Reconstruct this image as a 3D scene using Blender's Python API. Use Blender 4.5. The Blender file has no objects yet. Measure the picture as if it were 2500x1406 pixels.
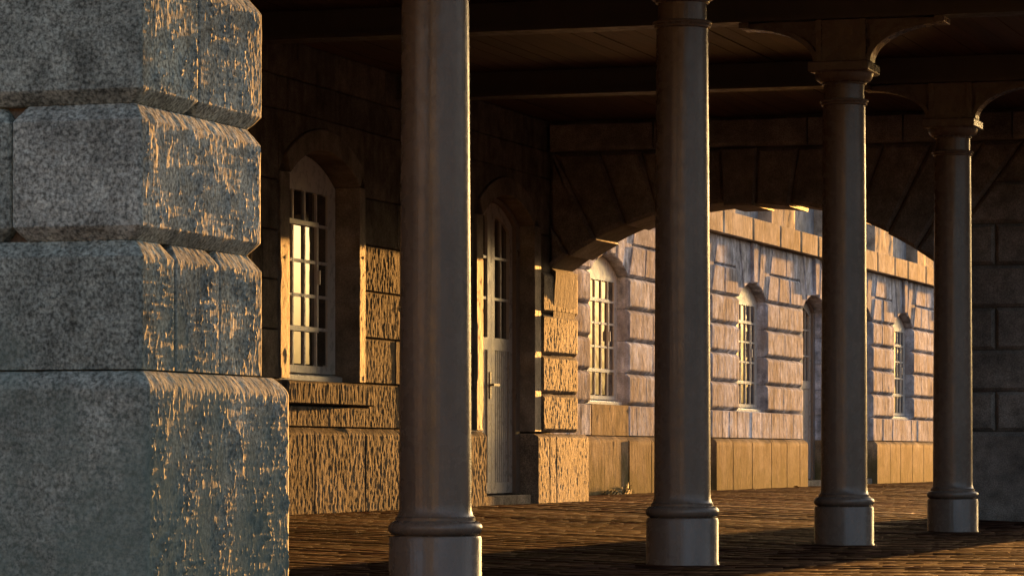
import bpy, math, random
import numpy as np

# ------------------------------------------------------------------ camera, world, sun, exposure
sc = bpy.context.scene
COL = sc.collection
EYE = 0.547
YAW = math.atan(2670 / 8500)
cam_d = bpy.data.cameras.new('camera')
cam = bpy.data.objects.new('camera', cam_d)
COL.objects.link(cam)
cam.location = (0, 0, EYE)
cam.rotation_euler = (math.radians(90), 0, YAW)
cam_d.sensor_width = 36
cam_d.lens = 8500 / 2500 * 36
cam_d.shift_y = (1109 - 703) / 2500
cam_d.clip_start = 0.05
cam_d.clip_end = 3000
sc.camera = cam

SUN_EL = math.radians(2.0)
SUN_AZ = math.radians(1.35)          # east of the +Y axis, measured towards +X
world = bpy.data.worlds.new('World')
sc.world = world
world.use_nodes = True
wn = world.node_tree.nodes
sky = wn.new('ShaderNodeTexSky')
sky.sky_type = 'NISHITA'
sky.sun_disc = False
sky.sun_elevation = SUN_EL
sky.sun_rotation = SUN_AZ
sky.air_density = 0.4
sky.dust_density = 5.5
sky.ozone_density = 0.1
world.node_tree.links.new(sky.outputs[0], wn['Background'].inputs[0])
wn['Background'].inputs[1].default_value = 0.15

sun_d = bpy.data.lights.new('sun', 'SUN')
sun = bpy.data.objects.new('sun', sun_d)
COL.objects.link(sun)
sun_d.energy = 4.0
sun_d.angle = math.radians(0.5)
sun_d.color = (1.0, 0.44, 0.10)
sun.rotation_euler = (math.radians(90) - SUN_EL, 0, math.pi - SUN_AZ)   # shines towards -Y, slightly -X and down
sun.location = (0, 40, 12)

vs = sc.view_settings
vs.view_transform = 'Standard'
vs.look = 'None'
vs.exposure = 2.45
vs.gamma = 1
vs.use_curve_mapping = False

# ------------------------------------------------------------------ helpers
RNG = random.Random(7)
def _hash(ix, iy, iz, seed):
    h = (ix * 374761393 + iy * 668265263 + iz * 2147483647 + seed * 974634777) & 0xFFFFFFFF
    h = ((h ^ (h >> 13)) * 1274126177) & 0xFFFFFFFF
    h = (h ^ (h >> 16)) & 0xFFFFFFFF
    return h.astype(np.float64) / 4294967295.0
def vnoise(p, seed=0):
    i = np.floor(p).astype(np.int64); f = p - i
    f = f * f * (3 - 2 * f)
    r = 0
    for dx in (0, 1):
        wx = f[:, 0] if dx else 1 - f[:, 0]
        for dy in (0, 1):
            wy = f[:, 1] if dy else 1 - f[:, 1]
            for dz in (0, 1):
                wz = f[:, 2] if dz else 1 - f[:, 2]
                r = r + wx * wy * wz * _hash(i[:, 0] + dx, i[:, 1] + dy, i[:, 2] + dz, seed)
    return r * 2 - 1
def fbm(p, octv=3, seed=0, gain=.5):
    a, r, q = 1.0, 0, p.copy()
    for o in range(octv):
        r = r + a * vnoise(q, seed + o * 17)
        a *= gain; q = q * 2.03 + 11.3
    return r

def mesh_np(name, V, quads=None, tris=None, smooth=False):
    me = bpy.data.meshes.new(name)
    V = np.asarray(V, dtype=np.float32).reshape(-1, 3)
    fl, ls, lt = [], [], []
    n = 0
    if quads is not None and len(quads):
        q = np.asarray(quads, dtype=np.int32).reshape(-1, 4)
        fl.append(q.ravel()); ls.append(np.arange(len(q)) * 4 + n); lt.append(np.full(len(q), 4)); n += q.size
    if tris is not None and len(tris):
        t = np.asarray(tris, dtype=np.int32).reshape(-1, 3)
        fl.append(t.ravel()); ls.append(np.arange(len(t)) * 3 + n); lt.append(np.full(len(t), 3)); n += t.size
    fl = np.concatenate(fl); ls = np.concatenate(ls); lt = np.concatenate(lt)
    me.vertices.add(len(V)); me.vertices.foreach_set('co', V.ravel())
    me.loops.add(len(fl)); me.loops.foreach_set('vertex_index', fl.astype(np.int32))
    me.polygons.add(len(ls)); me.polygons.foreach_set('loop_start', ls.astype(np.int32))
    me.polygons.foreach_set('loop_total', lt.astype(np.int32))
    if smooth: me.polygons.foreach_set('use_smooth', np.ones(len(ls), dtype=bool))
    me.update(calc_edges=True); me.validate()
    return me
def wloc(o):
    l = np.zeros(3)
    while o is not None:
        l += np.array(o.location); o = o.parent
    return l
def link(name, me, mat, parent=None, at=None):
    """one object; its vertices are given in place, its origin moves to 'at' (default: parent's)"""
    o = bpy.data.objects.new(name, me)
    COL.objects.link(o)
    base = wloc(parent) if parent else np.zeros(3)
    org = np.array(at) if at is not None else base
    if abs(org).sum() > 0:
        co = np.empty(len(me.vertices) * 3, dtype=np.float32); me.vertices.foreach_get('co', co)
        me.vertices.foreach_set('co', (co.reshape(-1, 3) - org).astype(np.float32).ravel())
        me.update()
    if parent: o.parent = parent
    o.location = org - base
    if mat and not me.materials: me.materials.append(mat)
    return o
def thing(name, label, cat, loc=(0, 0, 0), group=None):
    o = bpy.data.objects.new(name, None); COL.objects.link(o)
    o.location = loc; o.empty_display_size = .2
    tag(o, label, cat, group)
    return o
def tag(o, label=None, cat=None, group=None, kind=None):
    if label: o['label'] = label
    if cat: o['category'] = cat
    if group: o['group'] = group
    if kind: o['kind'] = kind
    elif cat: o['kind'] = 'thing'
    return o
class MB:
    def __init__(s): s.v = []; s.f = []
    def box(s, x0, x1, y0, y1, z0, z1):
        n = len(s.v)
        s.v += [(x0,y0,z0),(x1,y0,z0),(x1,y1,z0),(x0,y1,z0),(x0,y0,z1),(x1,y0,z1),(x1,y1,z1),(x0,y1,z1)]
        s.f += [tuple(n+i for i in q) for q in ((3,2,1,0),(4,5,6,7),(0,1,5,4),(1,2,6,5),(2,3,7,6),(3,0,4,7))]
        return s
    def loft(s, rings, cap=True):
        n = len(s.v); m = len(rings[0])
        for r in rings: s.v += [tuple(p) for p in r]
        for k in range(len(rings) - 1):
            for i in range(m):
                j = (i + 1) % m
                s.f.append((n+k*m+i, n+k*m+j, n+(k+1)*m+j, n+(k+1)*m+i))
        if cap:
            s.f.append(tuple(n + i for i in reversed(range(m))))
            s.f.append(tuple(n + (len(rings)-1)*m + i for i in range(m)))
        return s
    def build(s, name, mat, parent=None, at=None, smooth=False, bevel=0):
        me = bpy.data.meshes.new(name); me.from_pydata(s.v, [], s.f); me.update()
        if smooth:
            for p in me.polygons: p.use_smooth = True
        o = link(name, me, mat, parent, at)
        if bevel:
            b = o.modifiers.new('b', 'BEVEL'); b.width = bevel; b.segments = 2; b.limit_method = 'ANGLE'
        return o
def lathe(prof, n=64):
    a = np.linspace(0, 2*math.pi, n, endpoint=False)
    V = []; Q = []
    for r, z in prof: V.append(np.stack([r*np.cos(a), r*np.sin(a), np.full(n, z)], 1))
    for k in range(len(prof) - 1):
        for i in range(n):
            j = (i+1) % n
            Q.append((k*n+i, k*n+j, (k+1)*n+j, (k+1)*n+i))
    return np.concatenate(V), Q
def lathe_obj(name, prof, mat, parent, n=64):
    V, Q = lathe(prof, n)
    me = mesh_np(name, V, Q, smooth=True)
    try:
        me.set_sharp_from_angle(angle=math.radians(35))
    except Exception: pass
    o = bpy.data.objects.new(name, me); COL.objects.link(o); o.parent = parent
    me.materials.append(mat)
    return o

# frames: a wall surface is (u, v, h) -> world ; h is height out of the surface
def frX(X):   # faces +X, u = Y
    return lambda u, v, h: np.stack([X + h, u, v], 1)
def frY(Y):   # faces -Y, u = X
    return lambda u, v, h: np.stack([u, Y - h, v], 1)

def block(fr, u0, u1, v0, v1, depth=.2, res=.03, ch=(.03,.03,.03,.03), cd=.03, amp=.004, cell=(.03,.06), seed=0, rough=1.0, joint=.003, pw=1.3, thr=.28, cont=.15):
    """dressed stone: grid face with chamfered edges and tooled relief plus its sides"""
    u0 += joint; u1 -= joint; v0 += joint; v1 -= joint
    def axis(a, b, c0, c1):
        n = max(2, int(round((b - a) / res)))
        t = list(np.linspace(a, b, n + 1))
        t += [a + c0, b - c1, a + c0 * .5, b - c1 * .5]
        t = sorted(set(round(x, 5) for x in t if a - 1e-6 <= x <= b + 1e-6))
        out = [t[0]]
        for x in t[1:]:
            if x - out[-1] > .003: out.append(x)
        out[-1] = b
        return np.array(out)
    U = axis(u0, u1, ch[0], ch[1]); W = axis(v0, v1, ch[2], ch[3])
    uu, vv = np.meshgrid(U, W); uu = uu.ravel(); vv = vv.ravel()
    d = np.zeros_like(uu)
    for dist, c in ((uu - u0, ch[0]), (u1 - uu, ch[1]), (vv - v0, ch[2]), (v1 - vv, ch[3])):
        if c > 0: d = np.maximum(d, np.clip(1 - dist / c, 0, 1) ** pw)
    p = np.stack([uu / cell[0], vv / cell[1], np.full_like(uu, seed * 3.7)], 1)
    n1 = fbm(p, 3, seed)
    p2 = np.stack([uu * 4, vv * 4, np.full_like(uu, seed * 1.3)], 1)
    n2 = fbm(p2, 2, seed + 5)
    edge = np.minimum(np.minimum(uu - u0, u1 - uu), np.minimum(vv - v0, v1 - vv))
    m = np.clip(edge / .02, 0, 1)
    h = -cd * d * (1 + .25 * n2) + amp * (cont * n1 + (1.7 if cont < .5 else 0) * np.clip(n1 - thr, 0, 1)) * (.25 + .75 * m) + amp * rough * 1.6 * n2 * m
    h[edge < 1e-5] = np.minimum(h[edge < 1e-5], 0)
    V = fr(uu, vv, h)
    nu, nv = len(U), len(W)
    idx = np.arange(nu * nv).reshape(nv, nu)
    Q = np.stack([idx[:-1, :-1], idx[:-1, 1:], idx[1:, 1:], idx[1:, :-1]], -1).reshape(-1, 4)
    loop = np.concatenate([idx[0, :], idx[1:, -1], idx[-1, -2::-1], idx[-2:0:-1, 0]])
    b = len(V)
    Vb = fr(uu[loop], vv[loop], np.full(len(loop), -depth))
    k = np.arange(len(loop)); k2 = (k + 1) % len(loop)
    S = np.stack([loop[k2], loop[k], b + k, b + k2], 1)
    Vall = np.concatenate([V, Vb])
    Qall = np.concatenate([Q, S])
    return Vall, Qall
def stone(name, parent, mat, fr, *a, **k):
    V, Q = block(fr, *a, **k)
    me = mesh_np(name, V, Q, smooth=True)
    try: me.set_sharp_from_angle(angle=math.radians(40))
    except Exception: pass
    return link(name, me, mat, parent, at=V.mean(0))

def inset_poly(P, d):
    n = len(P); out = []
    for i in range(n):
        p0, p1, p2 = np.array(P[i-1]), np.array(P[i]), np.array(P[(i+1) % n])
        e1 = (p1 - p0) / np.linalg.norm(p1 - p0); e2 = (p2 - p1) / np.linalg.norm(p2 - p1)
        n1 = np.array([-e1[1], e1[0]]); n2 = np.array([-e2[1], e2[0]])
        k = 1 + n1.dot(n2)
        out.append(tuple(p1 + (n1 + n2) * d / max(k, .35)))
    return out
def polystone(name, parent, mat, fr, P, depth=.2, ch=.02, joint=.004, out=0.0, cd=None):
    """stone with any outline (counter-clockwise in u, v) and chamfered front edge"""
    area = sum(P[i-1][0]*P[i][1] - P[i][0]*P[i-1][1] for i in range(len(P)))
    if area < 0: P = P[::-1]
    A = inset_poly(P, joint); B = inset_poly(P, joint + ch)
    cd = ch if cd is None else cd
    def ring(R, h):
        R = np.array(R); return fr(R[:, 0], R[:, 1], np.full(len(R), h))
    mb = MB(); mb.loft([ring(A, out - depth), ring(A, out - cd), ring(B, out)])
    me = bpy.data.meshes.new(name); me.from_pydata(mb.v, [], mb.f); me.update()
    return link(name, me, mat, parent, at=np.array(mb.v).mean(0))
def arc(cx, half, zs, rise, n=14, pad=0.0):
    """points of a segmental arch from left to right; pad offsets it outward"""
    R = (half*half + rise*rise) / (2*rise); zc = zs + rise - R
    a0 = math.asin(min(1, half / R))
    return [(cx + (R+pad)*math.sin(a), zc + (R+pad)*math.cos(a)) for a in np.linspace(-a0, a0, n)]

# ------------------------------------------------------------------ materials
def nodes(name):
    m = bpy.data.materials.new(name); m.use_nodes = True
    nt = m.node_tree
    return m, nt, nt.nodes['Principled BSDF']
def nd(nt, t, **k):
    n = nt.nodes.new(t)
    for a, v in k.items(): setattr(n, a, v)
    return n
def ramp(nt, src, stops):
    r = nd(nt, 'ShaderNodeValToRGB')
    el = r.color_ramp.elements
    while len(el) < len(stops): el.new(.5)
    for e, (p, c) in zip(el, stops):
        e.position = p; e.color = (c[0], c[1], c[2], 1) if not isinstance(c, (int, float)) else (c, c, c, 1)
    nt.links.new(src, r.inputs[0])
    return r.outputs[0]
def mix(nt, fac, a, b, mode='MIX'):
    m = nd(nt, 'ShaderNodeMix', data_type='RGBA', blend_type=mode)
    for s, v in ((m.inputs['Factor'], fac), (m.inputs['A'], a), (m.inputs['B'], b)):
        if hasattr(v, 'is_linked') or hasattr(v, 'links'): nt.links.new(v, s)
        elif isinstance(v, (int, float)): s.default_value = v if s.type == 'VALUE' else (v, v, v, 1)
        else: s.default_value = (v[0], v[1], v[2], 1)
    return m.outputs['Result']
def noise(nt, vec, scale, detail=4, rough=.55, sc3=None, dist=0):
    if sc3 is not None:
        mp = nd(nt, 'ShaderNodeMapping'); mp.inputs['Scale'].default_value = sc3
        nt.links.new(vec, mp.inputs['Vector']); vec = mp.outputs[0]
    n = nd(nt, 'ShaderNodeTexNoise'); n.inputs['Scale'].default_value = scale
    n.inputs['Detail'].default_value = detail; n.inputs['Roughness'].default_value = rough
    n.inputs['Distortion'].default_value = dist
    nt.links.new(vec, n.inputs['Vector'])
    return n.outputs['Fac']
def bump(nt, bs, h, dist, strength=1.0):
    b = nd(nt, 'ShaderNodeBump'); b.inputs['Distance'].default_value = dist; b.inputs['Strength'].default_value = strength
    nt.links.new(h, b.inputs['Height']); nt.links.new(b.outputs[0], bs.inputs['Normal'])
def math_n(nt, op, a, b=0.0):
    m = nd(nt, 'ShaderNodeMath', operation=op)
    for s, v in ((m.inputs[0], a), (m.inputs[1], b)):
        if isinstance(v, (int, float)): s.default_value = v
        else: nt.links.new(v, s)
    return m.outputs[0]
def m_stone(name, palette, speck=.5, streak=.3, rough=.7, bdist=.004, algae=None, stain=None, spec=.4, mottle=7.0, bscale=60, vert=.35, contrast=1.0):
    """palette: per-stone tones; then mottling, crystals, vertical streaks; relief"""
    m, nt, bs = nodes(name)
    geo = nd(nt, 'ShaderNodeNewGeometry').outputs['Position']
    rnd = nd(nt, 'ShaderNodeObjectInfo').outputs['Random']
    n = len(palette)
    base = ramp(nt, rnd, [(i / max(1, n - 1), c) for i, c in enumerate(palette)])
    mo = noise(nt, geo, mottle, 5, .6)
    base = mix(nt, 1.0, base, ramp(nt, mo, [(.3, 1 - .38*contrast), (.7, 1 + .35*contrast)]), 'MULTIPLY')
    base = mix(nt, 1.0, base, ramp(nt, noise(nt, geo, 2.1, 4, .6), [(.32, .68), (.66, 1.22)]), 'MULTIPLY')
    sp = noise(nt, geo, 95, 3, .7)
    base = mix(nt, speck, base, ramp(nt, sp, [(.36, .25), (.5, 1.0), (.66, 1.9)]), 'MULTIPLY')
    st = noise(nt, geo, 9, 4, .6, (1, 1, .12))
    base = mix(nt, streak, base, ramp(nt, st, [(.33, .35), (.55, 1.15)]), 'MULTIPLY')
    if stain:
        sn = noise(nt, geo, 2.3, 5, .65, (1, 1, .5))
        base = mix(nt, ramp(nt, sn, [(.5, 0.0), (.68, .75)]), base, stain)
    if algae:
        z = nd(nt, 'ShaderNodeSeparateXYZ'); nt.links.new(geo, z.inputs[0])
        an = noise(nt, geo, 3.1, 5, .7)
        k = math_n(nt, 'SUBTRACT', math_n(nt, 'MULTIPLY', an, 1.6), math_n(nt, 'MULTIPLY', z.outputs[2], algae[1]))
        base = mix(nt, ramp(nt, k, [(.15, 0.0), (.6, .75)]), base, algae[0])
    nt.links.new(base, bs.inputs['Base Color'])
    bs.inputs['Roughness'].default_value = rough
    bs.inputs['Specular IOR Level'].default_value = spec
    h = math_n(nt, 'ADD', noise(nt, geo, bscale, 4, .65, (1, 1, vert)), math_n(nt, 'MULTIPLY', noise(nt, geo, bscale * .3, 3, .6, (1, 1, vert)), 1.5))
    bump(nt, bs, h, bdist)
    return m
def m_paint(name, col, rough=.35, bdist=.0006, bscale=60, vert=.1, dirt=.25, spec=.5, peel=.35):
    m, nt, bs = nodes(name)
    geo = nd(nt, 'ShaderNodeNewGeometry').outputs['Position']
    d = noise(nt, geo, 6, 5, .65, (1, 1, .4))
    nt.links.new(mix(nt, dirt, col, ramp(nt, d, [(.35, .55), (.6, 1.1)]), 'MULTIPLY'), bs.inputs['Base Color'])
    rr = ramp(nt, noise(nt, geo, 14, 4, .6), [(.35, rough * .75), (.7, rough * 1.4)])
    nt.links.new(rr, bs.inputs['Roughness'])
    bs.inputs['Specular IOR Level'].default_value = spec
    h = math_n(nt, 'ADD', noise(nt, geo, bscale, 3, .6, (1, 1, vert)), math_n(nt, 'MULTIPLY', noise(nt, geo, 240, 2, .5), peel))
    bump(nt, bs, h, bdist)
    return m
M = {}
M['pier'] = m_stone('granite_weathered', [(.245,.27,.235), (.31,.325,.285), (.195,.22,.195), (.27,.295,.255)], speck=.85, streak=.2, rough=.8, bdist=.0004, algae=((.145,.195,.168), .75), mottle=13, bscale=120, vert=.6, spec=.10)
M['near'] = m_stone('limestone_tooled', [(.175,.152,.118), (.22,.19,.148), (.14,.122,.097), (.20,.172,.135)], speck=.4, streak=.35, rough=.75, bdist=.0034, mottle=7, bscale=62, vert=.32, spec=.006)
M['granite_warm'] = m_stone('granite_warm', [(.27,.23,.18), (.31,.265,.21), (.25,.22,.175)], speck=.6, streak=.2, rough=.7, bdist=.0034, spec=.008, mottle=9, bscale=80, vert=.7)
M['dressed'] = m_stone('dressed_granite', [(.28,.24,.19), (.30,.26,.21)], speck=.3, streak=.15, rough=.65, bdist=.003, mottle=6, bscale=90, vert=.6, spec=.03)
M['vault'] = m_stone('granite_brown', [(.22,.20,.178), (.26,.235,.208), (.20,.182,.16)], speck=.5, streak=.15, rough=.7, bdist=.005, mottle=8, bscale=50, vert=.9)
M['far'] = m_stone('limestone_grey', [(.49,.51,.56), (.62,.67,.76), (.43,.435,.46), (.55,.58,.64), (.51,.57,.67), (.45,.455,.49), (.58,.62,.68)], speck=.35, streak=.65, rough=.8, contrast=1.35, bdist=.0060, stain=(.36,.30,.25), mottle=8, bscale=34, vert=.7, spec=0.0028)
M['far_plinth'] = m_stone('granite_ochre', [(.26,.205,.13), (.31,.25,.165), (.215,.17,.11)], speck=.6, streak=.5, rough=.75, bdist=.0034, algae=((.10,.10,.04), 1.2), contrast=1.4, mottle=4, bscale=70, vert=.4, spec=0.002)
M['far_band'] = m_stone('granite_band', [(.42,.36,.285), (.50,.45,.37), (.35,.295,.23), (.46,.40,.32)], speck=.3, streak=.4, rough=.75, bdist=.0024, spec=0.003, contrast=1.3, mottle=5, bscale=70, vert=.4)
M['upper_skylit'] = m_stone('limestone_skylit', [(.38,.41,.45), (.42,.44,.47)], speck=.2, streak=.3, rough=.75, bdist=.004)  # sky-lit shade of the recessed bays put into the stone as blue
M['mortar'] = m_stone('mortar', [(.16,.135,.105), (.16,.135,.105)], speck=.3, streak=.1, rough=.9, bdist=.004)
M['column'] = m_paint('column_paint', (.185,.143,.113), rough=.26, bdist=.0030, bscale=24, vert=.03, dirt=.45, peel=.16)
M['column'].node_tree.nodes['Principled BSDF'].inputs['IOR'].default_value = 1.5
M['iron'] = m_paint('iron_paint', (.075,.065,.057), rough=.4, bdist=.0006)
M['white'] = m_paint('white_paint', (.72,.69,.62), rough=.3, bdist=.0005, dirt=.15)
M['door'] = m_paint('door_paint', (.50,.45,.39), rough=.3, bdist=.0001, dirt=.2)
M['doorframe'] = m_paint('door_frame_paint', (.25,.19,.145), rough=.35, bdist=.0006)
M['brass'] = m_paint('handle_metal', (.25,.22,.17), rough=.25)
M['brass'].node_tree.nodes['Principled BSDF'].inputs['Metallic'].default_value = 1
def m_glass(name, wave):
    m, nt, bs = nodes(name)
    geo = nd(nt, 'ShaderNodeNewGeometry').outputs['Position']
    bs.inputs['Base Color'].default_value = (.012, .014, .013, 1)
    bs.inputs['Roughness'].default_value = .03
    bs.inputs['Specular IOR Level'].default_value = .5
    bs.inputs['IOR'].default_value = 3.0 if wave < .005 else 1.7
    bump(nt, bs, noise(nt, geo, 3.5, 2, .5), wave, .35)
    return m
M['glass'] = m_glass('window_glass', .0022)
M['glass_old'] = m_glass('wavy_glass', .012)
def m_timber():
    m, nt, bs = nodes('ceiling_timber')
    geo = nd(nt, 'ShaderNodeNewGeometry').outputs['Position']
    rnd = nd(nt, 'ShaderNodeObjectInfo').outputs['Random']
    base = ramp(nt, rnd, [(0, (.07,.035,.023)), (.5, (.11,.055,.034)), (1, (.055,.028,.02))])
    g = noise(nt, geo, 22, 5, .65, (1, .04, 1))
    nt.links.new(mix(nt, .7, base, ramp(nt, g, [(.3, .45), (.65, 1.3)]), 'MULTIPLY'), bs.inputs['Base Color'])
    bs.inputs['Roughness'].default_value = .5
    bump(nt, bs, g, .002)
    return m
M['timber'] = m_timber()
def m_setts():
    m, nt, bs = nodes('stone_setts')
    geo = nd(nt, 'ShaderNodeNewGeometry').outputs['Position']
    at = nd(nt, 'ShaderNodeAttribute', attribute_name='tone')
    base = ramp(nt, at.outputs['Fac'], [(0, (.015,.0065,.0045)), (.5, (.043,.0195,.012)), (1, (.088,.047,.032))])
    d = noise(nt, geo, 5, 5, .65)
    nt.links.new(mix(nt, .7, base, ramp(nt, d, [(.3, .5), (.65, 1.25)]), 'MULTIPLY'), bs.inputs['Base Color'])
    nt.links.new(ramp(nt, noise(nt, geo, 3, 4, .6), [(.35, .6), (.65, .85)]), bs.inputs['Roughness'])
    bs.inputs['Specular IOR Level'].default_value = .015
    bump(nt, bs, noise(nt, geo, 40, 4, .6, (.5, 1, 1)), .0007)
    return m
M['setts'] = m_setts()
def m_ground():
    m, nt, bs = nodes('joint_sand')
    geo = nd(nt, 'ShaderNodeNewGeometry').outputs['Position']
    nt.links.new(ramp(nt, noise(nt, geo, 12, 5, .65), [(.3, (.06,.04,.028)), (.7, (.12,.085,.06))]), bs.inputs['Base Color'])
    bs.inputs['Roughness'].default_value = .9
    bump(nt, bs, noise(nt, geo, 60, 4, .6), .004)
    return m
M['ground'] = m_ground()

# ------------------------------------------------------------------ ground
XF = -8.55          # near facade face
XR = -9.70          # far wall face
YC = 28.26          # cross wall front
def gz(x):          # drainage fall of the paving
    t = np.clip((-4.4 - np.asarray(x)) / (8.5 - 4.4), 0, 1)
    return .14 * t
gx = np.array([-1500, -60, -9.8, -8.5, -7.5, -6.5, -5.5, -4.4, 0, 60, 1500.])
gy = np.array([-1500, -40, 0, 20, 40, 60, 100, 1500.])
gX, gY = np.meshgrid(gx, gy)
gV = np.stack([gX.ravel(), gY.ravel(), gz(gX.ravel()) - .035], 1)
gi = np.arange(gV.shape[0]).reshape(len(gy), len(gx))
gQ = np.stack([gi[:-1, :-1], gi[:-1, 1:], gi[1:, 1:], gi[1:, :-1]], -1).reshape(-1, 4)
tag(link('ground', mesh_np('ground', gV, gQ), M['ground']), kind='structure')

# stone setts: rows run across the picture (along X)
def make_setts():
    rs = np.random.RandomState(3)
    Vs, Qs, T = [], [], []
    y = 9.0; n = 0
    while y < 60:
        w = rs.uniform(.05, .075)
        x = -9.66 - rs.uniform(0, .2)
        row = []
        rt_, rh_ = rs.normal(0, .0006), rs.normal(0, .0014)
        while x < 1.0:
            l = rs.uniform(.09, .24)
            if not (x < XF - .1 and y < 29.0): row.append((x, l))
            x += l
        for x, l in row:
            g = .0035
            xs = np.array([x, x+l, x+l, x]); ys = np.array([y+g, y+g, y+w-g, y+w-g])
            c = .006
            xt = xs; yt = np.array([y+g+c, y+g+c, y+w-g-c, y+w-g-c])
            zb = gz(np.array([x, x+l, x+l, x]))
            tilt = (0.0, rt_); hz = rh_ + (.0011 if rs.rand() < .05 else 0)
            top = zb + hz + np.array([-1, 1, 1, -1]) * tilt[0] + np.array([-1, -1, 1, 1]) * tilt[1]
            Vs += [np.stack([xs, ys, zb - .05], 1), np.stack([xs, ys, top - .005], 1), np.stack([xt, yt, top], 1)]
            for a in (0, 4):
                for i in range(4):
                    j = (i+1) % 4
                    Qs.append((n+a+i, n+a+j, n+a+4+j, n+a+4+i))
            Qs.append((n+8, n+9, n+10, n+11)); n += 12
            T += [rs.rand()] * 12
        y += w
    me = mesh_np('paving_setts', np.concatenate(Vs), np.array(Qs))
    at = me.attributes.new('tone', 'FLOAT', 'POINT'); at.data.foreach_set('value', np.array(T, dtype=np.float32))
    o = link('paving_setts', me, M['setts'])
    tag(o, 'brown stone setts paving the floor under and beyond the columns', 'paving', kind='stuff')
make_setts()

# ------------------------------------------------------------------ windows and doors
def window(parent, X, yl, yr, zb, zs, rise, gl, gr, cols, rows, case=None, sill=True, glass='glass'):
    """X front face of frame, opening yl..yr, spring zs; gl..gr glazed width; rows = bar heights"""
    yc, half = (yl + yr) / 2, (yr - yl) / 2
    g0, g1 = rows[0], rows[-1]
    t = .05
    mb = MB()
    mb.box(X-t, X, yl, gl, zb, g1); mb.box(X-t, X, gr, yr, zb, g1); mb.box(X-t, X, gl, gr, zb, g0)
    A = arc(yc, half, zs, rise, 18)
    P = [(yr, g1), ] + A[::-1] + [(yl, g1)]
    mb.loft([[(X-t, u, v) for u, v in P], [(X, u, v) for u, v in P]])
    w = mb.build('window', M['white'], parent, at=(X, yc, zb))
    b = .011
    for c in cols[1:-1]:
        MB().box(X-.020, X+.004, c-b, c+b, g0, g1).build('glazing_bar', M['white'], w)
    for r in rows[1:-1]:
        MB().box(X-.022, X+.002, gl, gr, r-b, r+b).build('glazing_bar', M['white'], w)
    for i in range(len(cols)-1):
        for j in range(len(rows)-1):
            MB().box(X-.016, X-.010, cols[i]+b, cols[i+1]-b, rows[j]+b, rows[j+1]-b).build('pane', M[glass], w)
    if case:
        c0, c1, r0, r1 = case
        s = .024
        m2 = MB()
        m2.box(X-.006, X+.012, c0-s, c1+s, r0-s, r0+s*.6); m2.box(X-.006, X+.012, c0-s, c1+s, r1-s*.6, r1+s)
        m2.box(X-.006, X+.012, c0-s, c0+s*.5, r0+s*.6, r1-s*.6); m2.box(X-.006, X+.012, c1-s*.5, c1+s, r0+s*.6, r1-s*.6)
        m2.build('casement_frame', M['white'], w, bevel=.003)
        MB().box(X+.012, X+.03, c1-.006, c1+.014, (r0+r1)/2-.05, (r0+r1)/2+.05).build('stay_catch', M['white'], w)
    if sill:
        MB().loft([[(X-.04, y, z) for y, z in ((yl, zb-.06), (yr+.0, zb-.06), (yr, zb), (yl, zb))],
                   [(X+.055, y, z) for y, z in ((yl, zb-.06), (yr, zb-.06), (yr, zb-.02), (yl, zb-.02))]]).build('sill', M['white'], w, bevel=.004)
    return w
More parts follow.
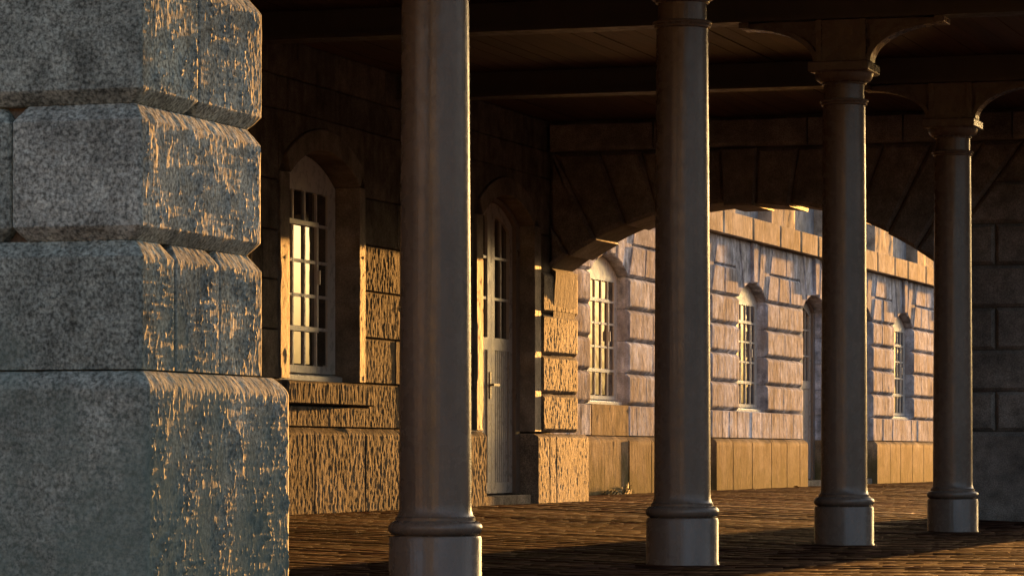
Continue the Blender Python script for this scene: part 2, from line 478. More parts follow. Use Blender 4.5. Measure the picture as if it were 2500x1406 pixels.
def door(parent, X, yl, yr, zb, zs, rise, detail=True, mat='door'):
    """frame front face at X; two leaves set back; glazed upper half, boarded below"""
    yc, half = (yl + yr) / 2, (yr - yl) / 2
    fw = .11
    d = MB()
    d.box(X-.09, X, yl, yl+fw, zb, zs); d.box(X-.09, X, yr-fw, yr, zb, zs)
    A = arc(yc, half, zs, rise, 16); B = arc(yc, half-fw, zs, rise*.86, 16)
    for i in range(15):
        q = [A[i], A[i+1], B[i+1], B[i]]
        d.loft([[(X-.09, u, v) for u, v in q[::-1]], [(X, u, v) for u, v in q[::-1]]])
    fr = d.build('door', M['doorframe'], parent, at=(X, yc, zb))
    Xl = X - .03
    il, ir = yl + fw, yr - fw
    gb, gt = 1.50, zs - .10
    for a, bq in ((il, yc), (yc, ir)):
        m = MB()
        s = .095
        m.box(Xl-.045, Xl, a+.003, a+s, zb+.01, zs); m.box(Xl-.045, Xl, bq-s, bq-.003, zb+.01, zs)
        m.box(Xl-.045, Xl, a+s, bq-s, gb-.10, gb); m.box(Xl-.045, Xl, a+s, bq-s, zb+.01, zb+.1)
        # arched head of this leaf
        HB = [p for p in arc(yc, half-fw, zs, rise*.86, 33) if a - 1e-6 <= p[0] <= bq + 1e-6]
        HB = [(a, np.interp(a, [p[0] for p in HB], [p[1] for p in HB]))] + HB[1:-1] + [(bq, np.interp(bq, [p[0] for p in HB], [p[1] for p in HB]))]
        top = [(min(max(u, a+.003), bq-.003), v-.006) for u, v in HB]
        lo = [(bq-.003, zs), (bq-s, zs), ] + [(u, v-.10) for u, v in reversed(top) if a+s < u < bq-s] + [(a+s, zs), (a+.003, zs)]
        P = (top + lo)[::-1]
        m.loft([[(Xl-.045, u, v) for u, v in P], [(Xl, u, v) for u, v in P]])
        leaf = m.build('door_leaf', M[mat], fr)
        n = 7
        for k in range(n):
            u0 = a + s + (bq - a - 2*s) * k / n; u1 = a + s + (bq - a - 2*s) * (k+1) / n
            MB().box(Xl-.04, Xl-.012, u0+.004, u1-.004, zb+.1, gb-.1).build('board', M[mat], fr, bevel=.003)
        m = MB().box(Xl-.04, Xl-.034, a+s, bq-s, zb+.1, gb-.1); m.build('backing', M['iron'], fr)
        um = (a + bq) / 2
        rows = [gb, gb+.32, gb+.655, zs+.06]
        for j in range(3):
            for u0, u1 in ((a+s, um), (um, bq-s)):
                MB().box(Xl-.03, Xl-.024, u0, u1, rows[j], rows[j+1]).build('pane', M['glass'], fr)
            if j: MB().box(Xl-.026, Xl-.006, a+s, bq-s, rows[j]-.011, rows[j]+.011).build('glazing_bar', M[mat], fr)
        MB().box(Xl-.028, Xl-.008, um-.011, um+.011, gb, zs+.06).build('glazing_bar', M[mat], fr)
    if detail:
        h = MB().box(Xl, Xl+.008, yc-.05, yc-.015, 1.0, 1.22)
        h.build('handle_plate', M['brass'], fr)
        MB().box(Xl+.035, Xl+.052, yc-.085, yc+.075, 1.105, 1.125).box(Xl, Xl+.04, yc-.04, yc-.025, 1.107, 1.123).build('handle', M['brass'], fr)
    return fr

# ------------------------------------------------------------------ near facade with window and door
fac = thing('facade_wall', 'shadowed stone wall with arched window and door behind the columns', 'wall', (XF, 24, .14))
FX = frX(XF)
LV = [.735, 1.06, 1.39, 1.727, 2.06, 2.40, 2.88, 3.11, 3.37]
def split(a, b, lo, hi, rng):
    out = [a]
    while b - out[-1] > hi: out.append(out[-1] + rng.uniform(lo, hi))
    if b - out[-1] < lo * .6 and len(out) > 1: out.pop()
    return out + [b]
sd = 100
NEARK = dict(depth=.24, ch=(.006,.006,.008,.008), cd=.010, amp=.0011, cell=(.022,.045), rough=.3, cont=1.0)
rf = random.Random(21)
WIN = (21.97, 23.67); DOR = (26.23, 27.98)
MB().box(XF-.9, XF-.21, 8.0, 29.0, -.2, 7.5).build('mortar_core', M['mortar'], fac)
for k in range(len(LV) - 1):
    z0, z1 = LV[k], LV[k+1]
    gaps = []
    if z0 < 2.8:
        gaps = [DOR]
        gaps.append(WIN if z0 > 1.0 else (22.03, 23.77))
    gaps.sort()
    segs, a = [], 16.0
    for g in gaps: segs.append((a, g[0])); a = g[1]
    segs.append((a, 28.02 if z0 < 2.0 else 28.6))
    for a, b in segs:
        if b - a < .06: continue
        c = split(a, b, .38, .78, rf) if z1 < 2.5 else split(a, b, .7, 1.3, rf)
        for u0, u1 in zip(c[:-1], c[1:]):
            sd += 1
            vis = u1 > 21.2
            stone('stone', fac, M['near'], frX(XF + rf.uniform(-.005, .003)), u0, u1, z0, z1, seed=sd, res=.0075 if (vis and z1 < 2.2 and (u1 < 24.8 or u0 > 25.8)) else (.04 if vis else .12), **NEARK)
# course under the sill and the sill stone
c = [22.03, 22.5, 22.93, 23.37, 23.77]
for u0, u1 in zip(c[:-1], c[1:]):
    sd += 1; stone('stone', fac, M['near'], FX, u0, u1, .735, .885, seed=sd, res=.0075, **NEARK)
stone('sill_stone', fac, M['near'], frX(XF+.045), 22.03, 23.77, .89, 1.055, depth=.28, res=.0075, ch=(.012,.012,.01,.015), cd=.015, amp=.0011, cell=(.022,.08), rough=.3, cont=1.0, seed=77)
# window margins, head
DR = dict(depth=.24, ch=(.005,.005,.003,.003), cd=.006, amp=.001, cell=(.04,.04))
for u0, u1 in ((21.97, 22.15), (23.536, 23.666)):
    sd += 1; stone('margin_stone', fac, M['dressed'], frX(XF+.010), u0, u1, 1.06, 2.465, seed=sd, res=.02, **DR)
def head(parent, fr, yl, yr, ml, mr, zs, rise, ztop, mat, pieces=3, ring=.15, depth=.24):
    yc, half = (yl+yr)/2, (yr-yl)/2
    n = 8 * pieces + 1
    A = arc(yc, half, zs, rise, n); B = arc(yc, half, zs, rise, n, pad=ring)
    for k in range(pieces):
        s = slice(k*8, k*8+9)
        P = A[s] + B[s][::-1]
        polystone('arch_stone', parent, mat, fr, P, depth=depth, ch=.006, joint=.0015, out=.02)
    # spandrels left and right of the ring, then the piece above
    mid = n // 2
    PL = [(ml, zs), (yl, zs)] + [B[0]] + B[1:mid+1] + [(B[mid][0], ztop), (ml, ztop)]
    PL = [(ml, zs)] + [p for p in B[:mid+1] if p[0] > ml + .01] + [(B[mid][0], ztop), (ml, ztop)]
    PR = [(2*yc - u, v) for u, v in PL]
    PR = [(u + (mr - (2*yc - ml)) if abs(u - (2*yc - ml)) < 1e-6 else u, v) for u, v in PR]
    polystone('spandrel_stone', parent, M['near'], fr, PL, depth=depth, ch=.004, joint=.002)
    polystone('spandrel_stone', parent, M['near'], fr, PR, depth=depth, ch=.004, joint=.002)
head(fac, FX, 22.15, 23.536, 21.97, 23.666, 2.465, .20, 2.88, M['dressed'])
rows = [1.172, 1.433, 1.663, 1.904, 2.165, 2.395]
cols = [22.215 + .231*i for i in range(6)]
window(fac, XF-.175, 22.155, 23.531, 1.12, 2.45, .20, 22.215, 23.37, cols, rows, case=(22.215, 23.139, 1.433, 2.165))
# door surround
for u0, u1 in ((26.23, 26.40), (27.79, 27.977)):
    sd += 1; stone('margin_stone', fac, M['dressed'], frX(XF+.02), u0, u1, .735, 2.455, seed=sd, res=.02, **DR)
head(fac, FX, 26.40, 27.79, 26.23, 27.977, 2.455, .20, 2.88, M['dressed'])
door(fac, XF-.11, 26.405, 27.785, .22, 2.44, .20)
MB().box(XF-.24, XF+.02, 26.41, 27.68, -.02, .215).build('threshold', M['granite_warm'], fac, bevel=.006)
# plinth
def plinth(parent, mat, X, cuts, z0, z1, proj, res, seed, top=.05, amp=.0012, cell=(.024, .045)):
    for i, (u0, u1) in enumerate(zip(cuts[:-1], cuts[1:])):
        stone('plinth_stone', parent, mat, frX(X+proj), u0, u1, z0, z1, depth=.30, res=res, seed=seed+i,
              ch=(.012, .012, 0, top), cd=proj*.95, amp=amp, cell=cell, pw=1.6, rough=.3, cont=1.0)
plinth(fac, M['near'], XF, [16, 17.2, 18.3, 19.3, 20.5, 21.4, 22.52, 23.55, 24.3, 25.1, 25.75, 26.40], .0, .735, .05, .008, 300)
plinth(fac, M['granite_warm'], XF, [27.79, 28.13, 28.33, 29.32], .0, .725, .05, .014, 330, top=.035, amp=.0010, cell=(.024, .028))

# ------------------------------------------------------------------ cross wall with the segmental arch
cw = thing('arch_wall', 'dark stone cross wall with wide segmental arch opening to the sunlit yard', 'wall', (-6.2, YC+.4, .05))
FY = frY(YC)
AX, AH, AZ, AR = -6.89, 1.64, 2.106, .54
R = (AH*AH + AR*AR) / (2*AR); ZC = AZ + AR - R
TH = .76
ang = [2.6, 8.9, 14.9, 20.8, 26.7, 32.4, 38.2]
ZT = 3.10
def pol(a, r): return (AX + r*math.sin(a), ZC + r*math.cos(a))
def ray_top(a, zt):
    r = (zt - ZC) / math.cos(a); return (AX + r*math.sin(a), zt)
def clipx(P, xmin=None, xmax=None):
    for lim, sgn in ((xmin, 1), (xmax, -1)):
        if lim is None: continue
        Q = []
        for i in range(len(P)):
            a, b = P[i-1], P[i]
            ia, ib = sgn*(a[0]-lim) >= -1e-9, sgn*(b[0]-lim) >= -1e-9
            if ia != ib:
                t = (lim - a[0]) / (b[0] - a[0]); Q.append((lim, a[1] + t*(b[1]-a[1])))
            if ib: Q.append(b)
        P = Q
    out = []
    for p in P:
        if not out or math.dist(p, out[-1]) > 1e-4: out.append(p)
    if math.dist(out[0], out[-1]) < 1e-4: out.pop()
    return out
def voussoir(a0, a1, r0, out=0.0, name='voussoir', ch=.03, clip=True, zt=ZT):
    P = [pol(a, r0) for a in np.linspace(a0, a1, 4)] + [ray_top(a1, zt), ray_top(a0, zt)]
    if clip: P = clipx(P, xmin=-8.545)
    if len(P) < 3: return
    area = sum(P[i-1][0]*P[i][1] - P[i][0]*P[i-1][1] for i in range(len(P)))
    if area < 0: P = P[::-1]
    j = .004
    A = inset_poly(P, j); B = inset_poly(P, j+ch)
    C = inset_poly(P, j+.018)
    def ring(Rg, y): return [(u, y, v) for u, v in Rg]
    mb = MB()
    # front chamfer, then a rebated joint half way through the soffit and a chamfer at the back
    mb.loft([ring(A, YC+TH-.03), ring(A, YC+.025-out), ring(B, YC-out)])
    me = bpy.data.meshes.new(name); me.from_pydata(mb.v, [], mb.f); me.update()
    return link(name, me, M['vault'], cw, at=np.array(mb.v).mean(0))
rr = random.Random(5)
for s in (-1, 1):
    for i in range(6):
        a0, a1 = math.radians(ang[i]), math.radians(ang[i+1])
        if s > 0 and i == 5: a1 = math.radians(36.4)
        if s < 0: a0, a1 = -a1, -a0
        voussoir(a0, a1, R + rr.uniform(-.012, .012) + (.018 if i % 2 else 0))
voussoir(math.radians(-2.75), math.radians(2.75), R-.03, out=.05, name='keystone', ch=.012)
# string course above the arch and the course under the ceiling
xs = [-8.53, -7.62, -6.3, -5.5, -4.6, -3.45]
for i, (u0, u1) in enumerate(zip(xs[:-1], xs[1:])):
    stone('string_stone', cw, M['vault'], frY(YC-.06), u0, u1, 3.108, 3.335, depth=.3, res=.04, seed=400+i, ch=(.004,.004,.03,.004), cd=.025, amp=.004, cell=(.05,.05))
# pier right of the arch
lv = [.735, 1.06, 1.40, 1.745, 2.09, 2.43, 2.77, 3.10]
a_end = math.radians(36.4)
for k in range(len(lv)-1):
    z0, z1 = lv[k], lv[k+1]
    def left(z): return -5.22 if z <= 2.1 else ray_top(a_end, z)[0]
    x1 = -3.45
    cuts = [None, -4.75 + (.35 if k % 2 else 0), x1] if left(z1) < -4.6 else [None, x1]
    for i in range(len(cuts)-1):
        l0 = left(z0) if cuts[i] is None else cuts[i]; l1 = left(z1) if cuts[i] is None else cuts[i]
        P = [(l0, z0), (cuts[i+1], z0), (cuts[i+1], z1), (l1, z1)]
        polystone('stone', cw, M['vault'], FY, P, depth=TH-.03, ch=.028, joint=.003)
for u0, u1 in ((-5.25, -4.45), (-4.45, -3.39)):
    polystone('plinth_stone', cw, M['vault'], frY(YC-.06), [(u0, -.05), (u1, -.05), (u1, .735), (u0, .735)], depth=TH+.08, ch=.035, joint=.003)
# solid core behind the face stones (leaves the arch open)
n = 20
A = [pol(a, R+.03) for a in np.linspace(-math.radians(36.45), math.radians(36.45), n)]
P = [(-8.7, 1.2)] + [(-8.7, 7.0), (-3.5, 7.0), (-3.5, .1), (-5.2, .1), (-5.2, 2.1)] + A[::-1] + [(-8.5, 2.1), (-8.56, 1.2)]
mb = MB(); mb.loft([[(u, YC+TH-.06, v) for u, v in P][::-1], [(u, YC+.05, v) for u, v in P][::-1]])
mb.build('mortar_core', M['mortar'], cw)
# rusticated jamb under the left springing (continues the facade face)
def jcut(z0, z1, cuts, k):
    for i, (u0, u1) in enumerate(zip(cuts[:-1], cuts[1:])):
        last = i == len(cuts) - 2
        stone('jamb_stone', cw, M['granite_warm'], frX(XF+.03), u0, u1, z0, z1, depth=.3, res=.012, seed=440+7*k+i,
              ch=(.006, .035 if last else .006, .03, .03), cd=.03, amp=.0010, cell=(.024,.028), rough=.4, cont=1.0, joint=.002)
jcut(.735, 1.061, [28.02, 29.06], 0); jcut(1.061, 1.388, [28.02, 28.5, 29.06], 1)
jcut(1.388, 1.735, [28.02, 29.06], 2); jcut(1.735, 2.085, [28.02, 28.66, 29.06], 3)

# ------------------------------------------------------------------ far yard wall
far = thing('yard_wall', 'sunlit rusticated stone wall of the yard seen through the arch', 'wall', (XR, 42, .14))
FR = frX(XR)
HW = .695
ops = [('w', 34.24), ('d', 37.75), ('w', 40.51), ('d', 43.91), ('d', 46.90), ('w', 49.86), ('d', 53.2)]
ZS = 2.40
fl = [.735, 1.06, 1.39, 1.727, 2.06, 2.395]
Y0, Y1 = 29.4, 58.0
MB().box(XR-1.0, XR-.30, Y0-.4, Y1, -.2, 7.5).build('mortar_core', M['mortar'], far)
rg = random.Random(11)
FK = dict(depth=.32, cd=.044, pw=1.5, amp=.0009, cell=(.03,.04), rough=.6, joint=.002)
for k in range(len(fl)-1):
    z0, z1 = fl[k], fl[k+1]
    segs, a = [], Y0
    for t, c in ops:
        if k == 0 and t == 'w':
            if c == 34.24:
                segs.append((a, c-HW)); a = c+HW
            continue
        segs.append((a, c-HW)); a = c+HW
    segs.append((a, Y1))
    for a, b in segs:
        cts = split(a, b, .55, 1.15, rg) if k else split(a, b, .3, .75, rg)
        for i, (u0, u1) in enumerate(zip(cts[:-1], cts[1:])):
            sd += 1
            e0, e1 = (.03 if i == 0 else .008), (.03 if i == len(cts)-2 else .008)
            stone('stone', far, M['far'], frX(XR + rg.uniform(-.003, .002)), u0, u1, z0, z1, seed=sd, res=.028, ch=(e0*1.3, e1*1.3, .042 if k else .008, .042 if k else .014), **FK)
stone('apron_stone', far, M['far_plinth'], FR, 34.24-HW, 34.24+HW, .735, 1.06, depth=.24, res=.04, ch=(.004,.004,.004,.004), cd=.006, amp=.0015, cell=(.05,.1), seed=999)
# plinth: broken by the doors and, under the first window, by a recessed apron
def fplinth(a, b, s, proj=.06):
    cts = split(a, b, .7, 1.0, rg)
    plinth(far, M['far_plinth'], XR, cts, .0, .735, proj, .05, s, amp=.0003, cell=(.06, .12))
fplinth(Y0, 33.69, 600); fplinth(34.74, 37.75-HW, 610)
stone('plinth_stone', far, M['far_plinth'], frX(XR+.052), 33.69, 34.74, .0, .735, depth=.2, res=.03, ch=(.01,.01,0,.04), cd=.045, amp=.0008, cell=(.04,.2), rough=.3, seed=620)
fplinth(37.75+HW, 43.91-HW, 630); fplinth(43.91+HW, 46.90-HW, 640); fplinth(46.90+HW, 53.2-HW, 650); fplinth(53.2+HW, Y1, 660)
# fan of long stones above each opening, up to the band
ZB = 3.07
RISE = .19
def fan(c):
    A = arc(c, HW, ZS, RISE, 29)
    xi = np.array([p[0] for p in A]); zi = np.array([p[1] for p in A])
    bi = [-HW, -.48, -.27, -.10, .10, .27, .48, HW]
    bt = [-1.02, -.70, -.38, -.13, .13, .38, .70, 1.02]
    for i in range(7):
        u = np.linspace(bi[i], bi[i+1], 5)
        lo = [(c+x, float(np.interp(c+x, xi, zi))) for x in u]
        P = lo + [(c+bt[i+1], ZB), (c+bt[i], ZB)]
        polystone('voussoir', far, M['far'], FR, P, depth=.24, ch=.012, joint=.002, out=.03 if i == 3 else (.0 if i % 2 else -.008), cd=.012)
for t, c in ops: fan(c)
prev = Y0 - 1.02
cs = [c for t, c in ops] + [Y1 + HW]
pc = Y0 - HW
for c in cs:
    def lft(z): return pc + HW + (1.02 - HW) * (z - ZS) / (ZB - ZS)
    def rgt(z): return c - HW - (1.02 - HW) * (z - ZS) / (ZB - ZS)
    if pc < Y0: lft = lambda z: Y0
    if c > Y1: rgt = lambda z: Y1
    for j, (z0, z1) in enumerate(((2.395, 2.735), (2.735, 3.07))):
        w = rgt(z0) - lft(z0)
        nn = max(1, int(round(w / .75)))
        for q in range(nn):
            t0, t1 = q/nn, (q+1)/nn
            if 0 < q: t0 += .06*(j - .5)
            if q < nn-1: t1 += .06*(j - .5)
            P = [(lft(z0) + t0*(rgt(z0)-lft(z0)), z0), (lft(z0) + t1*(rgt(z0)-lft(z0)), z0),
                 (lft(z1) + t1*(rgt(z1)-lft(z1)), z1), (lft(z1) + t0*(rgt(z1)-lft(z1)), z1)]
            polystone('stone', far, M['far'], FR, P, depth=.24, ch=.028 if j == 0 else .016, joint=.002, out=rg.uniform(-.003, .002))
    pc = c
# band
cts = split(Y0, Y1, .95, 1.5, rg)
for i, (u0, u1) in enumerate(zip(cts[:-1], cts[1:])):
    stone('band_stone', far, M['far_band'], frX(XR+.09), u0, u1, 3.075, 3.34, depth=.33, res=.05, ch=(.002,.002,.004,.004), cd=.004, amp=.0004, cell=(.05,.05), seed=700+i, joint=.0015)
# upper storey: piers between recessed bays
y = 38.31 - 3.14*3
while y < Y1 - 1:
    for j in range(5):
        z0 = 3.342 + .62*j
        for u0, u1 in ((y, y+.64), (y+.64, y+1.28)):
            stone('stone', far, M['far_band'], FR, u0, u1, z0, z0+.62, depth=.24, res=.08, ch=(.006,)*4, cd=.008, amp=.003, cell=(.05,.05), seed=int(800+y*3+j), joint=.002)
        stone('stone', far, M['upper_skylit'], frX(XR-.17), y+1.28, y+2.21, z0, z0+.62, depth=.15, res=.1, ch=(.006,)*4, cd=.008, amp=.003, cell=(.05,.05), seed=int(900+y*3+j), joint=.002)
        stone('stone', far, M['upper_skylit'], frX(XR-.17), y+2.21, y+3.14, z0, z0+.62, depth=.15, res=.1, ch=(.006,)*4, cd=.008, amp=.003, cell=(.05,.05), seed=int(950+y*3+j), joint=.002)
    y += 3.14
frows = [1.15, 1.41, 1.65, 1.89, 2.12, 2.33]
for t, c in ops:
    if t == 'w':
        g0, g1 = c-HW+.07, c+HW-.13
        window(far, XR-.125, c-HW+.005, c+HW-.005, 1.11, 2.39, .19, g0, g1, [g0 + (g1-g0)*i/5 for i in range(6)], frows, case=(g0, g0 + (g1-g0)*.8, 1.41, 2.12), glass='glass_old')
    else:
        door(far, XR-.16, c-HW+.005, c+HW-.005, .22, 2.39, .19, detail=False)
        MB().box(XR-.3, XR-.01, c-HW+.005, c+HW-.005, -.02, .215).build('threshold', M['granite_warm'], far, bevel=.006)

# ------------------------------------------------------------------ rusticated pier in the left foreground
PX, PY = -3.493, 8.022      # outer corner facing the camera
def rrect(x0, x1, y0, y1, r, steps):
    """ring counter-clockwise from (x0,y0); steps = points per side (front, right, back, left)"""
    pts, nr = [], []
    C = [(x0+r, y0+r, math.pi), (x1-r, y0+r, 1.5*math.pi), (x1-r, y1-r, 0), (x0+r, y1-r, .5*math.pi)]
    for s in range(4):
        cx, cy, a0 = C[s]
        for k in range(6):
            a = a0 + (k/5) * math.pi/2
            pts.append((cx + r*math.cos(a), cy + r*math.sin(a))); nr.append((math.cos(a), math.sin(a)))
        ax, ay, _ = C[(s+1) % 4]
        a = a0 + math.pi/2
        p0 = np.array((cx + r*math.cos(a), cy + r*math.sin(a)))
        p1 = np.array((ax + r*math.cos(a), ay + r*math.sin(a)))
        for k in range(1, steps[s]):
            pts.append(tuple(p0 + (p1-p0)*k/steps[s])); nr.append((math.cos(a), math.sin(a)))
    return np.array(pts), np.array(nr)
def pier_block(parent, x0, x1, y0, y1, z0, z1, seed, bot=.036, top=.042, ins=.030, r=.015, amp=.0030, res=.0034, pw=1.12, fine=(True, True), name='stone', cell=(.0075,.018)):
    st = (max(4, int((x1-x0)/(.009 if fine[0] else .08))), max(4, int((y1-y0)/(res if fine[1] else .08))), 6, 6)
    zz = np.unique(np.concatenate([np.linspace(z0, z1, int((z1-z0)/res)+1), [z0+bot, z1-top]]))
    rows, = [[]]
    for z in zz:
        i = 0
        if bot and z < z0+bot: i = ins*(1-(z-z0)/bot)**pw
        if top and z > z1-top: i = max(i, ins*(1-(z1-z)/top)**pw)
        p, nrm = rrect(x0+i, x1-i, y0+i, y1-i, r, st)
        rows.append((p, nrm, z))
    m = len(rows[0][0])
    P = np.concatenate([np.column_stack([p, np.full(m, z)]) for p, _, z in rows])
    N = np.concatenate([np.column_stack([q, np.zeros(m)]) for _, q, _ in rows])
    side = np.abs(N[:, 0])            # 1 on the tooled right face, 0 on the front
    a = fbm(np.column_stack([P[:, 0]/.02, P[:, 1]/cell[0], P[:, 2]/cell[1]]), 2, seed)
    a2 = fbm(np.column_stack([P[:, 0]/.03, P[:, 1]/.012, P[:, 2]/.060]), 2, seed+77)
    b = fbm(P / .022, 3, seed+9)
    c = fbm(P / .14, 2, seed+4)
    pits = np.clip(fbm(np.column_stack([P[:, 0]/.06, P[:, 1]/.035, P[:, 2]/.13]), 2, seed+31) - .25, 0, 1)
    yy = np.minimum(P[:, 1]-y0, y1-P[:, 1]); zb = np.minimum(P[:, 2]-z0-bot, z1-top-P[:, 2])
    draft = np.clip((np.minimum(yy, zb + .008) - .006) / .025, 0, 1)          # smooth drafted margin
    patch = np.clip(.75 + 1.3*fbm(P / .11, 2, seed+51), 0.15, 1.6)
    fine_ = np.clip(a - .40, 0, 1)*1.5 + np.clip(a2 - .46, 0, 1)*1.8
    h = side * (amp*.12*a + amp*1.7*fine_*patch*draft + amp*.5*pits*draft + amp*.08*c) + (1-side) * (amp*.5*b + amp*.9*c)
    chm = np.clip(1 - np.minimum(P[:, 2]-z0, z1-P[:, 2]) / .07, 0, 1)
    h = h + chm * amp * .45 * fbm(P / .035, 2, seed+66)
    P = P + N * h[:, None]
    k = np.arange(len(rows)-1)[:, None]*m; i = np.arange(m)[None]; j = (i+1) % m
    Q = np.stack([k+i, k+j, k+m+j, k+m+i], -1).reshape(-1, 4)
    n = len(P)
    P = np.concatenate([P, [[(x0+x1)/2, (y0+y1)/2, z0], [(x0+x1)/2, (y0+y1)/2, z1]]])
    ii = np.arange(m); jj = (ii+1) % m; b0 = (len(rows)-1)*m
    T = np.concatenate([np.stack([jj, ii, np.full(m, n)], 1), np.stack([b0+ii, b0+jj, np.full(m, n+1)], 1)])
    me = mesh_np(name, P, Q, T, smooth=True)
    try: me.set_sharp_from_angle(angle=math.radians(50))
    except Exception: pass
    return link(name, me, M['pier'], parent, at=((x0+x1)/2, (y0+y1)/2, z0))
pier = thing('stone_pier', 'massive grey granite pier with deep grooved courses, raking golden light on its side', 'pier', (PX-.6, PY+.4, 0))
L = 1.35; E = PY + .826
MB().box(PX-L+.05, PX-.06, PY+.06, E-.06, 0, 3.36).build('mortar_core', M['mortar'], pier)
pier_block(pier, PX-L, PX+.03, PY-.03, E+.14, -.03, .757, 1, bot=0, top=.05, ins=.035, r=.022, pw=1.8, amp=.0028, name='plinth_stone')
yj = lambda f: PY + (E-PY)*f
G = .0015
def course(z0, z1, cuts, seed, front=-L, **k):
    cuts = [0] + cuts + [1]
    for i in range(len(cuts)-1):
        ya, yb = yj(cuts[i]) + (G if i else 0), yj(cuts[i+1]) - (G if i < len(cuts)-2 else 0)
        pier_block(pier, PX+front if i == 0 else PX-.5, PX, ya, yb, z0, z1, seed+i, fine=(i == 0, True), r=.015 if i == 0 else .006, **k)
course(.757, 1.085, [.275, .633], 20, bot=.004)
course(1.085, 1.428, [], 30, front=-.355, amp=.0034)
pier_block(pier, PX-L, PX-.362, PY+.012, PY+.6, 1.085, 1.428, 39, fine=(True, False))
course(1.428, 1.785, [.465], 40)
course(1.785, 2.13, [.3], 50); course(2.13, 2.47, [], 60); course(2.47, 2.80, [.5], 70); course(2.80, 3.15, [], 80)

# ------------------------------------------------------------------ iron columns
CY = [12.772, 16.747, 20.737, 24.479]; CX = [-4.323, -4.374, -4.404, -4.415]
CLAB = ['nearest and thickest painted iron column, beside the grey stone pier', 'second painted iron column from the stone pier, capital cut by the top edge',
        'third painted iron column from the stone pier, curved bracket above its capital', 'farthest slim painted iron column, against the dark wall right of the arch']
def make_column():
    t = thing('iron_column', CLAB[0], 'column', (0, 0, 0), 'row of painted iron columns')
    lathe_obj('base_drum', [(.0,-.02),(.183,-.02),(.184,.004),(.180,.012),(.180,.222),(.176,.232),(.160,.2335),(.0,.2335)], M['column'], t)
    tor = [(.12,.2335),(.160,.2335)] + [(.152+.031*math.cos(a), .263+.029*math.sin(a)) for a in np.linspace(-1.35, 1.4, 14)] + [(.156,.2925),(.156,.304),(.148,.306),(.12,.306)]
    lathe_obj('torus_ring', tor, M['column'], t)
    sh = [(.10,.306),(.1525,.306),(.146,.314),(.1415,.330)] + [(.1405 - .012*((z-.33)/2.3)**1.25, z) for z in np.linspace(.36, 2.62, 16)] + [(.129,2.655),(.10,2.655)]
    lathe_obj('shaft', sh, M['column'], t, 72)
    lathe_obj('neck_ring', [(.10,2.655),(.131,2.655),(.138,2.659),(.141,2.666),(.138,2.673),(.146,2.676),(.149,2.683),(.146,2.690),(.132,2.694),(.10,2.694)], M['column'], t)
    lathe_obj('capital', [(.10,2.694),(.122,2.694),(.122,2.780),(.134,2.783),(.136,2.790),(.131,2.794)] + [(.131+.045*math.sin(a), 2.794+.050*(1-math.cos(a))) for a in np.linspace(0, 1.5, 9)] + [(.178,2.848),(.10,2.848)], M['column'], t)
    ab = MB()
    def sq(h, z): return [(-h,-h,z),(h,-h,z),(h,h,z),(-h,h,z)]
    ab.loft([sq(.172,2.848), sq(.184,2.858), sq(.184,2.908), sq(.18,2.912)])
    ab.build('abacus', M['column'], t, bevel=.003)
    bb = MB().box(-.145,.145,-.09,.09,2.912,3.172); bb.build('bracket_block', M['column'], t, bevel=.005)
    for s in (-1, 1):
        for x in (s*.135,): MB().box(x-.018, x+.018, -.105, -.09, 2.914, 3.17).build('pilaster_strip', M['column'], t)
        # spandrel arm: web + curved flange
        n = 14; W, Hh = .47, .245
        pts = [(s*(.145 + W*(1-math.cos(a))), 2.918 + Hh*math.sin(a)) for a in np.linspace(0, math.pi/2, n)]
        web = MB()
        for k in range(n-1):
            (xa, za), (xb, zb) = pts[k], pts[k+1]
            q = [(xa, za), (xb, zb), (xb, 3.172), (xa, 3.172)]
            if s < 0: q = q[::-1]
            web.loft([[(u, .03, v) for u, v in q][::-1], [(u, -.03, v) for u, v in q][::-1]])
        arm = web.build('bracket_arm', M['column'], t)
        fl2 = MB(); rings = []
        for k in range(n):
            x, z = pts[k]
            a = (k/(n-1))*math.pi/2
            tx, tz = s*W*math.sin(a), Hh*math.cos(a); l = math.hypot(tx, tz); nx, nz = -tz/l*s, tx/l*s
            nx, nz = (tz/l*s, -tx/l*s) if False else (s*tz/l, -abs(tx)/l)
            rings.append([(x, -.075, z), (x+nx*.03, -.075, z+nz*.03), (x+nx*.03, .075, z+nz*.03), (x, .075, z)])
        fl2.loft(rings); f = fl2.build('flange', M['column'], arm, smooth=False)
        MB().box(s*.60-.03, s*.60+.03, -.11, .11, 3.135, 3.172).build('end_pad', M['column'], t, bevel=.004)
    return t
def copy_tree(o, parent=None):
    c = o.copy(); COL.objects.link(c); c.parent = parent
    for ch in o.children: copy_tree(ch, c)
    return c
c0 = make_column()
for i in range(4):
    c = c0 if i == 3 else copy_tree(c0)
    c['label'] = CLAB[i]
    c.location = (CX[i], CY[i], 0)

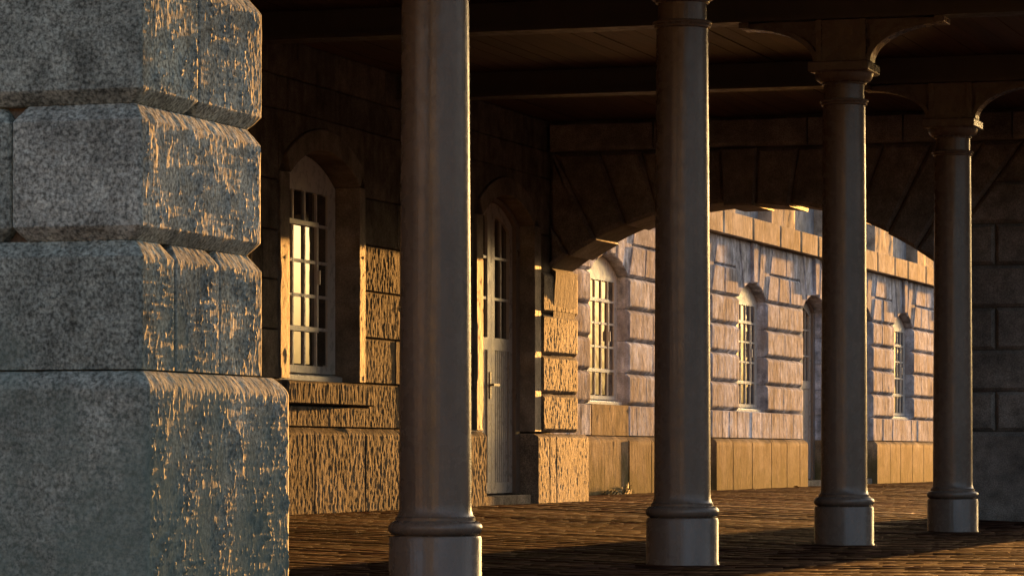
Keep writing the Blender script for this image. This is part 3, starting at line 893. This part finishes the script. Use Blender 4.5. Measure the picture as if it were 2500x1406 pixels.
# ------------------------------------------------------------------ roof: beams, boards, deck
roof = thing('colonnade_roof', 'dark boarded timber ceiling on iron beams above the columns', 'ceiling', (-5.5, 18, 3.36))
XE = -2.7
for y in CY + [8.78]:
    mb = MB()
    mb.box(XF-.1, XE, y-.11, y+.11, 3.175, 3.20)
    mb.box(XF-.1, XE, y-.06, y+.06, 3.2005, 3.358)
    mb.box(XF-.1, XE, y-.08, y+.08, 3.203, 3.225)
    mb.build('beam', M['iron'], roof, at=(-5.5, y, 3.175))
mb = MB().box(XE-.02, XE+.12, 7.6, YC+.9, 3.15, 3.62); mb.build('edge_beam', M['iron'], roof)
MB().box(XF-.2, XE, 7.6, YC+.9, 3.39, 3.60).build('roof_deck', M['timber'], roof)
bays = list(zip([CY[1], CY[2], CY[3]], [CY[2], CY[3], YC+.02]))
rt = random.Random(9)
pl = {}
for b0, b1 in bays:
    x = XF + .005
    while x < XE - .02:
        w = min(rt.uniform(.135, .165), XE - .02 - x)
        if w > .03:
            z = 3.360 + rt.uniform(0, .006)
            MB().box(x+.0025, x+w-.0025, b0+.062, b1-.062 if b1 != bays[-1][1] else b1, z, 3.389).build('plank', M['timber'], roof, at=(x+w/2, (b0+b1)/2, z))
        x += w

# ------------------------------------------------------------------ small things
def leaf_mesh():
    V = [(0,-.035,0),(.018,-.012,.006),(.02,.012,.008),(0,.04,.003),(-.02,.012,.01),(-.018,-.012,.004),(0,0,.002)]
    F = [(0,1,6),(1,2,6),(2,3,6),(3,4,6),(4,5,6),(5,0,6)]
    me = bpy.data.meshes.new('fallen_leaf'); me.from_pydata(V, [], F); me.update(); return me
mleaf, ntl, bl = nodes('dry_leaf'); bl.inputs['Base Color'].default_value = (.42, .27, .04, 1); bl.inputs['Roughness'].default_value = .6
lm = leaf_mesh(); lm.materials.append(mleaf)
for (x, y), lab in zip([(-9.42, 41.6), (-9.36, 39.1), (-8.8, 44.0)], ['yellow fallen leaf at the foot of the ochre plinth beside the far door', 'small yellow leaf by the near end of the ochre plinth between second and third columns', 'yellow leaf on the setts before the far yard door']):
    o = bpy.data.objects.new('fallen_leaf', lm); COL.objects.link(o)
    o.location = (x, y, .146); o.scale = (1.3, 1.3, 1.3); o.rotation_euler = (.2, .3, RNG.uniform(0, 6)); tag(o, lab, 'leaf', 'fallen leaves in the yard')
mweed, ntw, bw = nodes('weed_leaf'); bw.inputs['Base Color'].default_value = (.05, .06, .02, 1); bw.inputs['Roughness'].default_value = .6
V, F = [], []
rw = random.Random(4)
for k in range(150):
    t = rw.random(); x0 = -9.66 + rw.uniform(0, .07); y0 = 33.72 + 1.0*t
    hgt = rw.uniform(.02, .06) + (.09 if .72 < t < .9 else 0) * rw.random(); dx, dy = rw.uniform(-.02, .05), rw.uniform(-.05, .05)
    n = len(V); w = rw.uniform(.006, .016)
    V += [(x0, y0-w, .13), (x0, y0+w, .13), (x0+dx*.5, y0+dy*.5+w, .14+hgt*.7), (x0+dx, y0+dy, .14+hgt)]
    F += [(n, n+1, n+2), (n, n+2, n+3)]
me = bpy.data.meshes.new('weed_tuft'); me.from_pydata(V, [], F); me.update()
tag(link('weed_tuft', me, mweed, at=(-9.63, 34.2, .14)), 'dark weeds growing along the foot of the stained apron under the first yard window', 'weeds')

# ------------------------------------------------------------------ two blocks added out of view, rear and right, to keep the arcade dark
def shade_block(name, label, boxes, loc):
    t = thing(name, label, 'shade blocker', loc)
    for nm, b in boxes: MB().box(*b).build(nm, M['near' if nm != 'roof' else 'iron'], t)
shade_block('rear_shade_block', 'added stone block behind the viewer that darkens the arcade', [('wall', (-26, 4.5, -16, -9, -.05, 4.2)), ('roof', (-26.3, 4.8, -16.3, -8.7, 4.21, 4.6))], (-12, -12, 0))
shade_block('side_shade_block', 'added stone block out of view on the right that darkens the arcade', [('wall', (9, 16, 27, 50, -.05, 8.0)), ('roof', (8.7, 16.3, 26.7, 50.3, 8.01, 8.4))], (12.5, 38, 0))
